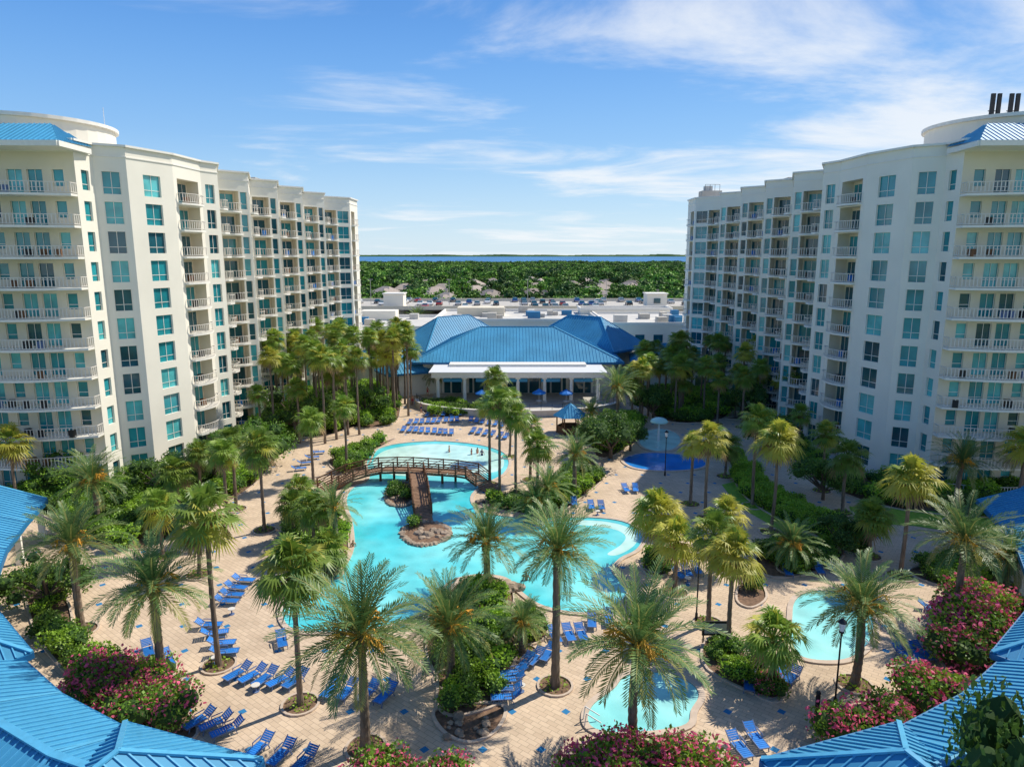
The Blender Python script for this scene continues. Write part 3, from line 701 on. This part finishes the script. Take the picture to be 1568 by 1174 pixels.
def umb_mesh():
    mb=MB(); mb.cyl((0,0,0),(0,0,2.6),.03,.03,WHITE,6); mb.cyl((0,0,0),(0,0,.12),.3,.28,CONC,10)
    n=8
    for i in range(n):
        a0,a1=2*math.pi*i/n,2*math.pi*(i+1)/n
        p=[(1.15*math.cos(a0),1.15*math.sin(a0),2.1),(1.15*math.cos(a1),1.15*math.sin(a1),2.1)]
        mb.poly(p+[(0,0,2.75)],SLING); mb.poly([p[0],p[1],(p[1][0],p[1][1],1.9),(p[0][0],p[0][1],1.9)],SLING)
    mb.cyl((0,0,.68),(0,0,.72),.55,.55,WHITE,12); return mb.mesh('patio_umbrella')
UM=umb_mesh()
for x,y in((-5,112.5),(9,112.6),(4.5,113)): ob('patio_umbrella',UM,None,(x,y,.25),R())
mb=MB(); g=G(873,662)
for i in range(6):
    t=i*math.pi/3; t2=t+math.pi/3
    mb.cyl((g.x+1.9*math.cos(t),g.y+1.9*math.sin(t),0),(g.x+1.9*math.cos(t),g.y+1.9*math.sin(t),2.6),.1,.1,WOOD,8)
    roof_plane(mb,[(g.x+2.5*math.cos(t),g.y+2.5*math.sin(t),2.5),(g.x+2.5*math.cos(t2),g.y+2.5*math.sin(t2),2.5),(g.x,g.y,4.3)],step=.4)
    mb.beam((g.x+1.9*math.cos(t),g.y+1.9*math.sin(t),1),(g.x+1.9*math.cos(t2),g.y+1.9*math.sin(t2),1),.12,.12,WOOD)
    mb.beam((g.x+1.85*math.cos(t),g.y+1.85*math.sin(t),.5),(g.x+1.85*math.cos(t2),g.y+1.85*math.sin(t2),.5),.06,.9,WOOD)
mb.box(g.x,g.y,.1,3.2,3.2,.2,WOODD); mb.obj('bar_gazebo')
mb=MB(); g=G(1008,676); mb.cyl((g.x,g.y,0),(g.x,g.y,2.9),.16,.12,WHITE,10)
rr=[(1.15,2.7),(1.2,2.85),(1.0,3.1),(.6,3.3),(0.02,3.4)]
for k in range(4):
    for i in range(16):
        a0,a1=2*math.pi*i/16,2*math.pi*(i+1)/16; (r0,z0),(r1,z1)=rr[k],rr[k+1]
        mb.poly([(g.x+r0*math.cos(a0),g.y+r0*math.sin(a0),z0),(g.x+r0*math.cos(a1),g.y+r0*math.sin(a1),z0),(g.x+r1*math.cos(a1),g.y+r1*math.sin(a1),z1),(g.x+r1*math.cos(a0),g.y+r1*math.sin(a0),z1)],POOLP)
mb.obj('mushroom_fountain')
# ---------------------------------------------------------------- convention building, garage, cars
mb=MB()
def flat(cx,cy,w,d,h,m=WALL):
    mb.box(cx,cy,h/2,w,d,h,m)
    for (x,y,a,b2) in((cx,cy-d/2,w+.3,.4),(cx,cy+d/2,w+.3,.4),(cx-w/2,cy,.4,d-.4),(cx+w/2,cy,.4,d-.4)): mb.box(x,y,h+.35,a,b2,.7,TRIM)
    mb.box(cx,cy,h+.02,w-1,d-1,.04,ROOFG)
flat(-38,170,38,30,8.4); flat(1,178,39,30,9.3); flat(41,166,40,30,9.6); flat(30,186,24,8,10.4)
for x in range(24,60,4): mb.box(x,150.95,6.6,2,.1,2.0,GL2)
for x in range(-54,-22,5): mb.box(x,154.95,5.4,3,.1,1.6,GL2)
for (x0,x1,y0,y1,z) in((-54,-22,158,182,8.4),(-16,18,166,190,9.3),(24,58,154,178,9.6)):
    for i in range(14): h=U(.9,1.9); mb.box(U(x0,x1),U(y0,y1),z+h/2+.04,U(1.2,3.2),U(1.2,2.6),h,random.choice((CONC,ROOFG,TRIM,BLUED,CONC)))
mb.box(-8,180,10.4,12,6,2.2,WALL2); mb.box(-34,178,9.6,9,5,2.4,WALL)
mb.obj('conference_building')
mb=MB()
for z in(3,6,9): mb.box(5,222,z-.15,132,36,.3,CONC); 
for z in(3,6,9):
    mb.box(5,204,z+.45,132.2,.25,.95,WALL2); mb.box(5,240,z+.45,132.2,.25,.95,WALL2); mb.box(-61,222,z+.45,.25,35.6,.95,WALL2); mb.box(71,222,z+.45,.25,35.6,.95,WALL2)
for i in range(17): mb.box(-60+i*8.1,204.4,4.5,.6,.6,9,CONC)
mb.box(5,226,4.5,120,.3,8.9,CONC)
mb.box(-36,214,6.5,6,6,13,WALL); mb.box(-36,214,13.1,6.6,6.6,.3,TRIM); mb.box(44,214,6.5,6,6,13,WALL); mb.box(44,214,13.1,6.6,6.6,.3,TRIM); mb.box(44,210.9,11,2,.1,1.5,GL2)
for x in(-45,-20,5,30,55): 
    mb.cyl((x,222,9),(x,222,17),.1,.07,CONC,6); mb.box(x,222,17,1.6,.3,.15,CONC)
mb.obj('parking_garage')
def car_mesh(name,col):
    paint=mk('car_paint_'+name,col,.25,var=.02,spec=.6); mb=MB()
    prof=[(-2.2,.35),(-2.25,.7),(-2.1,.92),(-1.5,1.0),(-.95,1.42),(.55,1.45),(1.15,1.02),(2.0,.86),(2.22,.62),(2.2,.35)]
    n=len(prof)
    for s in(-1,1): mb.poly([(x,s*(.88 if z<1.1 else .68),z) for x,z in prof],paint)
    for i in range(n):
        a,b2=prof[i],prof[(i+1)%n]; wa=.88 if a[1]<1.1 else .68; wb=.88 if b2[1]<1.1 else .68
        gl=(i in(3,5)); mb.poly([(a[0],-wa,a[1]),(a[0],wa,a[1]),(b2[0],wb,b2[1]),(b2[0],-wb,b2[1])],GL2 if gl else paint)
    for s in(-1,1):
        mb.poly([(-1.3,s*.865,1.03),(.95,s*.865,1.03),(.5,s*.71,1.4),(-.88,s*.71,1.4)],GL2)
        for x in(-1.4,1.35): mb.cyl((x,s*.7,.33),(x,s*.92,.33),.33,.33,BLACK,12); mb.cyl((x,s*.9,.33),(x,s*.93,.33),.18,.18,CONC,8)
    for s in(-.6,.6): mb.box(2.2,s,.7,.06,.35,.14,WHITE)
    return mb.mesh(name)
CARS=[car_mesh('car_white',(.75,.75,.75)),car_mesh('car_black',(.03,.03,.035)),car_mesh('car_silver',(.35,.36,.38)),car_mesh('car_red',(.35,.03,.03)),car_mesh('car_blue',(.04,.1,.3))]
for x in range(-56,70,3):
    for y in(208,236,220,228):
        if R()<.38 and not(abs(x+36)<5 and y<222) and not (abs(x-44)<5 and y<222): ob('parked_car',random.choice(CARS[:3]+CARS),None,(x,y,9.0),math.pi/2*random.choice((1,-1)))
for i in range(26): ob('parked_car',random.choice(CARS),None,(-70+i*6,U(246,250),0),math.pi/2)

# ---------------------------------------------------------------- bridge
mb=MB()
def bridge(path,w,stair=False,rails=True):
    path=[Vector(p) for p in path]; pts=[]
    for i in range(len(path)-1):
        k=max(1,int((path[i+1]-path[i]).length/.28))
        for j in range(k): pts.append(path[i].lerp(path[i+1],j/k))
    pts.append(path[-1]); L=[];Rr=[]
    for i in range(len(pts)-1):
        d=pts[i+1]-pts[i]; dh=Vector((d.x,d.y,0)).normalized(); n=Vector((-dh.y,dh.x,0)); c=(pts[i]+pts[i+1])/2
        mb.box(c.x,c.y,c.z-.04,d.length*.9,w,.08,WOODD,math.atan2(dh.y,dh.x)); L.append(pts[i]+n*w/2); Rr.append(pts[i]-n*w/2)
    for S in(L,Rr):
        for i in range(0,len(S)-1):
            if i%6==0: mb.box(S[i].x,S[i].y,S[i].z+.45,.14,.14,1.3,WOOD)
        for i in range(0,len(S)-6,6):
            a,b2=S[i],S[i+6]; z=Vector((0,0,1))
            for hgt,t in((1.02,.12),(.72,.06),(.42,.06),(.15,.08),(-.2,.2)): mb.beam(a+z*hgt,b2+z*hgt,.08,t,WOOD)
            mb.beam(a+z*.2,b2+z*1.0,.05,.06,WOOD)
bridge([(-20.5,71,.1),(-17.5,73.4,1.1),(-14.5,74.6,1.35),(-11.6,74.4,1.4),(-7,73.6,1.35),(-4.6,73.4,1.2),(-2.0,70.8,.1)],1.9)
bridge([(-10.6,73.2,1.4),(-9.6,68.5,1.3),(-8.3,61.8,.2)],1.7)
for x,y in((-14,74.5),(-11,74.3),(-7,73.6),(-9.6,69)): 
    for s in(-.7,.7): mb.cyl((x+s,y+s*.5,-.1),(x+s,y+s*.5,1.3),.14,.14,WOOD,8)
mb.obj('wooden_footbridge')

# ---------------------------------------------------------------- loungers
def lounger_mesh():
    mb=MB(); w=.58
    z=.34
    for i in range(9): x=-.95+i*.15; mb.box(x,0,z,.125,w,.03,SLING)
    ang=.6
    for i in range(5):
        s=.12+i*.125; x=.35+s*math.cos(ang); zz=z+s*math.sin(ang); c,q=math.cos(ang)*.055,math.sin(ang)*.055
        mb.add([(x-c,-w/2,zz-q),(x-c,w/2,zz-q),(x+c,w/2,zz+q),(x+c,-w/2,zz+q)],[(0,1,2,3)],SLING)
    for s in(-1,1):
        y=s*(w/2+.03); mb.beam((-1.05,y,z),(.4,y,z),.05,.05,FRAME); mb.beam((.38,y,z),(.38+.72*math.cos(ang),y,z+.72*math.sin(ang)),.05,.05,FRAME)
        mb.beam((-.85,y,z),(-.95,y,0),.05,.05,FRAME); mb.beam((.3,y,z),(.45,y,0),.05,.05,FRAME); mb.beam((-.2,y,z+.22),(.5,y,z+.24),.06,.04,FRAME); mb.beam((-.2,y,z),(-.2,y,z+.22),.04,.04,FRAME)
    mb.beam((-1.05,-.34,z),(-1.05,.34,z),.05,.05,FRAME)
    return mb.mesh('sun_lounger')
LM=lounger_mesh()
def row(x0,y0,x1,y1,n,head):
    for i in range(n):
        t=i/max(1,n-1); g=G(x0+(x1-x0)*t,y0+(y1-y0)*t); ob('sun_lounger',LM,None,(g.x+U(-.12,.12),g.y+U(-.12,.12),0),math.radians(head+U(-9,9)),(.86,.92,.9))
row(370,893,345,925,4,170); row(345,1002,322,960,4,190); row(366,1036,452,1046,5,55); row(508,1058,590,1068,4,65)
row(305,1106,352,1122,3,45); row(395,1150,470,1170,3,60); row(255,1015,225,1000,2,120)
row(618,660,692,665,9,88); row(628,649,700,645,9,88); row(720,645,768,653,6,80); row(725,662,775,671,6,80); row(655,637,705,636,5,85)
row(457,720,485,695,4,200)
row(775,1072,788,1035,4,10); row(805,1020,838,1005,3,60); row(906,778,922,778,2,90); row(957,752,972,752,2,90); row(1040,882,1064,875,3,100)
row(1205,878,1220,874,2,90); row(1385,1008,1410,1002,3,100); row(1425,935,1445,960,3,140); row(1145,1050,1150,1054,1,70); row(1200,1035,1212,1042,2,45)
row(1130,1148,1155,1137,2,110); row(1255,875,1270,870,2,90); row(870,770,880,772,2,90)
row(430,985,440,1000,1,120); row(850,978,890,975,3,95); row(905,955,930,950,2,90)
def table_mesh():
    mb=MB(); mb.cyl((0,0,.40),(0,0,.44),.25,.25,RAIL,14); mb.cyl((0,0,0),(0,0,.4),.05,.05,FRAME,8); mb.cyl((0,0,0),(0,0,.03),.2,.2,FRAME,10); return mb.mesh('side_table')
TB=table_mesh()
for x,y in((392,1058),(550,1078),(355,940),(330,1015),(798,1058),(915,788),(1053,892),(1398,1018)): ob('side_table',TB,None,G(x,y))

def lamp_mesh():
    mb=MB(); mb.cyl((0,0,0),(0,0,.5),.12,.09,BLACK,8); mb.cyl((0,0,.5),(0,0,4.6),.055,.045,BLACK,8); mb.cyl((0,0,4.6),(0,0,5.1),.12,.2,WHITE,8); mb.cyl((0,0,5.1),(0,0,5.35),.26,.05,BLACK,8); mb.cyl((0,0,4.5),(0,0,4.6),.15,.15,BLACK,8); return mb.mesh('street_lamp')
LP=lamp_mesh()
for x,y in((1018,728),(1066,948),(1278,1080),(430,640)): g=G(x,y); ob('street_lamp',LP,None,g)
def bin_(x,y):
    mb=MB(); g=G(x,y); mb.cyl((g.x,g.y,0),(g.x,g.y,.9),.28,.3,BLACK,12); mb.cyl((g.x,g.y,.9),(g.x,g.y,1.1),.32,.12,WOOD,12); mb.obj('trash_bin')
bin_(1268,1100); bin_(1160,895)
mb=MB(); g=G(1250,1098); mb.cyl((g.x,g.y,0),(g.x,g.y,1.5),.12,.12,BLACK,10); mb.cyl((g.x,g.y,1.5),(g.x,g.y,1.6),.15,.1,BLACK,10); mb.obj('bollard_light')
mb=MB(); g=G(1095,985); mb.cyl((g.x-.8,g.y,0),(g.x-.8,g.y,1.4),.05,.05,BLACK,6); mb.cyl((g.x+.8,g.y,0),(g.x+.8,g.y,1.4),.05,.05,BLACK,6); mb.box(g.x,g.y,1.1,1.8,.08,1.0,BLACK); mb.box(g.x,g.y-.05,1.1,1.5,.03,.7,CONC); mb.obj('rules_sign')
mb=MB()
for x,y in((905,1108),(1320,990),(935,880),(445,950)):
    g=G(x,y)
    for s in(-.3,.3):
        mb.beam((g.x-.4,g.y+s,0),(g.x-.3,g.y+s,.85),.05,.05,WHITE); mb.beam((g.x-.3,g.y+s,.85),(g.x+.5,g.y+s,.3),.05,.05,WHITE)
mb.obj('pool_handrail')

# ---------------------------------------------------------------- people
def person(name,pose,swim,female=False):
    J={};E=[]
    def j(n,p,r,par=None):
        J[n]=(len(J),p,r)
        if par: E.append((J[par][0],J[n][0]))
    j('pel',(0,0,.95),.14); j('bel',(0,0,1.1),.125,'pel'); j('che',(0,.0,1.32),.155,'bel'); j('nec',(0,0,1.5),.055,'che'); j('hea',(0,.02,1.62),.09,'nec'); j('top',(0,.01,1.7),.085,'hea')
    for s in(-1,1):
        q=str(s); sw=.12*s
        j('sh'+q,(.18*s,0,1.42),.06,'che'); j('el'+q,(.25*s,sw*.4,1.15),.045,'sh'+q); j('wr'+q,(.28*s,sw+.08,.92),.03,'el'+q); j('ha'+q,(.285*s,sw+.1,.85),.032,'wr'+q)
        for f in range(4): j('f%d'%f+q,(.285*s+(f-1.5)*.004,sw+.075+f*.019,.765-.01*(f in(1,2))),.0085,'ha'+q)
        j('th'+q,(.27*s,sw+.15,.81),.01,'ha'+q)
        j('hi'+q,(.1*s,0,.88),.1,'pel'); j('kn'+q,(.11*s,sw*.8,.5),.06,'hi'+q); j('an'+q,(.11*s,-sw*.2,.08),.04,'kn'+q); j('to'+q,(.12*s,-sw*.2+.16,.03),.03,'an'+q)
    me=bpy.data.meshes.new(name+'_sk'); me.from_pydata([v[1] for v in J.values()],E,[]); o=ob(name+'_sk',me)
    mod=o.modifiers.new('s','SKIN'); 
    for i,v in enumerate(J.values()): me.skin_vertices[0].data[i].radius=(v[2],v[2]*(.75 if v[2]>.11 else 1))
    me.skin_vertices[0].data[0].use_root=True
    sb=o.modifiers.new('b','SUBSURF'); sb.levels=1; sb.render_levels=1
    dg=bpy.context.evaluated_depsgraph_get(); dg.update(); m2=bpy.data.meshes.new_from_object(o.evaluated_get(dg)); m2.name=name
    bpy.data.objects.remove(o)
    m2.materials.clear()
    for q in(SKIN,swim,HAIR): m2.materials.append(q)
    H=Vector(J['hea'][1]); Pv=Vector(J['pel'][1]); Ch=Vector(J['che'][1])
    for f in m2.polygons:
        c=f.center; k=0
        if (c-H).length<.2 and (c.z>H.z+.03 or c.y<H.y-.03) and c.z>H.z-.06: k=2
        elif (c-Pv-Vector((0,0,-.08))).length<.23: k=1
        elif female and (c-Ch).length<.17: k=1
        f.material_index=k; f.use_smooth=True
    return m2
try:
    PM=[person('person_standing','stand',SWIM),person('person_standing_b','stand',SWIM2,True)]
    for x,y,k,z in((688,692,0,-.8),(722,696,1,-.85),(731,694,0,-.9),(738,697,1,-.85),(541,838,0,-1.0),(806,888,0,-1.05),(655,606,0,0),(645,632,1,0),(1050,605,1,0),(632,620,0,0)):
        g=G(x,y); ob('person',PM[k],None,(g.x,g.y,z),U(0,6.28))
    g=G(534,862); ob('person',PM[1],None,(g.x-.6,g.y,0),1.2)
except Exception as ex: print('people',ex)

# ---------------------------------------------------------------- light, sky, camera
az=Vector((.72,.50,0)).normalized(); el=math.radians(49)
sv=Vector((az.x*math.cos(el),az.y*math.cos(el),math.sin(el)))
sd=bpy.data.lights.new('sun','SUN'); sd.energy=5.0; sd.angle=math.radians(.5); sd.color=(1,.94,.82)
so=bpy.data.objects.new('sun',sd); COL.objects.link(so); so.rotation_euler=sv.to_track_quat('Z','Y').to_euler()
w=bpy.data.worlds.new('World'); bpy.context.scene.world=w; w.use_nodes=True; N=w.node_tree.nodes; L=w.node_tree.links
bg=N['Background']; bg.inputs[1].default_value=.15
sk=N.new('ShaderNodeTexSky'); sk.sky_type='NISHITA'; sk.sun_disc=False; sk.sun_elevation=el; sk.sun_rotation=math.atan2(az.x,az.y); sk.air_density=1.; sk.dust_density=.3; sk.ozone_density=2.5
tc=N.new('ShaderNodeTexCoord'); s=N.new('ShaderNodeSeparateXYZ'); L.new(tc.outputs['Generated'],s.inputs[0])
def M(op,a,b=None):
    q=N.new('ShaderNodeMath'); q.operation=op
    for i,t in enumerate((a,b)):
        if t is None: continue
        if hasattr(t,'name'): L.new(t,q.inputs[i])
        else: q.inputs[i].default_value=t
    return q.outputs[0]
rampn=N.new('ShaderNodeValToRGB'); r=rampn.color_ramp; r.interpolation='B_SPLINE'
st=[(0,(.66,.82,.94)),(.06,(.50,.73,.94)),(.15,(.25,.54,.93)),(.30,(.08,.32,.85)),(.6,(.04,.15,.45)),(1,(.03,.10,.34))]  # sky above the frame set darker to cut ambient light and deepen shadows
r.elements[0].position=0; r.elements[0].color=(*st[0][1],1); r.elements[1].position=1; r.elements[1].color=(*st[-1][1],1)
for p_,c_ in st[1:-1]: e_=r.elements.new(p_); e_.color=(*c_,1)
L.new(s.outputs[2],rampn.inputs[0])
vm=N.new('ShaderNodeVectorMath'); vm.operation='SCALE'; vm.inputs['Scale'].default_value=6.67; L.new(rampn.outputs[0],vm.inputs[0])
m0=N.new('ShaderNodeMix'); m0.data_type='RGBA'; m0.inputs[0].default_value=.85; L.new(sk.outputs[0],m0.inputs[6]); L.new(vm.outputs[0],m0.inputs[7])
zz=M('ADD',M('MAXIMUM',s.outputs[2],0.),.10)
cb=N.new('ShaderNodeCombineXYZ'); L.new(M('DIVIDE',s.outputs[0],zz),cb.inputs[0]); L.new(M('DIVIDE',s.outputs[1],zz),cb.inputs[1])
mp=N.new('ShaderNodeMapping'); mp.inputs['Scale'].default_value=(.6,.95,1); mp.inputs['Location'].default_value=(.35,2.3,0); mp.inputs['Rotation'].default_value=(0,0,.25); L.new(cb.outputs[0],mp.inputs[0])
nz=N.new('ShaderNodeTexNoise'); nz.inputs['Scale'].default_value=1.0; nz.inputs['Detail'].default_value=9; nz.inputs['Roughness'].default_value=.6; nz.inputs['Distortion'].default_value=.5; L.new(mp.outputs[0],nz.inputs['Vector'])
cr=N.new('ShaderNodeMapRange'); cr.inputs[1].default_value=.465; cr.inputs[2].default_value=.71; cr.inputs[4].default_value=.82; cr.interpolation_type='SMOOTHSTEP'
thin=M('MULTIPLY',M('MAXIMUM',M('SUBTRACT',s.outputs[2],.45),0.),-.35)   # overhead cloud thinned on purpose, to lower the ambient light
L.new(M('ADD',M('ADD',nz.outputs['Fac'],M('MULTIPLY',s.outputs[0],.22)),thin),cr.inputs[0])
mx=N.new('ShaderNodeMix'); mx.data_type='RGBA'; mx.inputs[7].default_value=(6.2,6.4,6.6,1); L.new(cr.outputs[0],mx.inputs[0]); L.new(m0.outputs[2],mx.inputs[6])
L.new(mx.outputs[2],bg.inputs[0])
cd=bpy.data.cameras.new('camera'); cd.sensor_width=36; cd.lens=F/1568*36; cd.clip_end=20000; cd.clip_start=.5
co=bpy.data.objects.new('camera',cd); COL.objects.link(co); co.location=(0,0,CAM_H); co.rotation_euler=(math.pi/2-PITCH,0,0)
sc=bpy.context.scene; sc.camera=co; sc.view_settings.view_transform='Standard'; sc.view_settings.look='None'; sc.view_settings.exposure=0
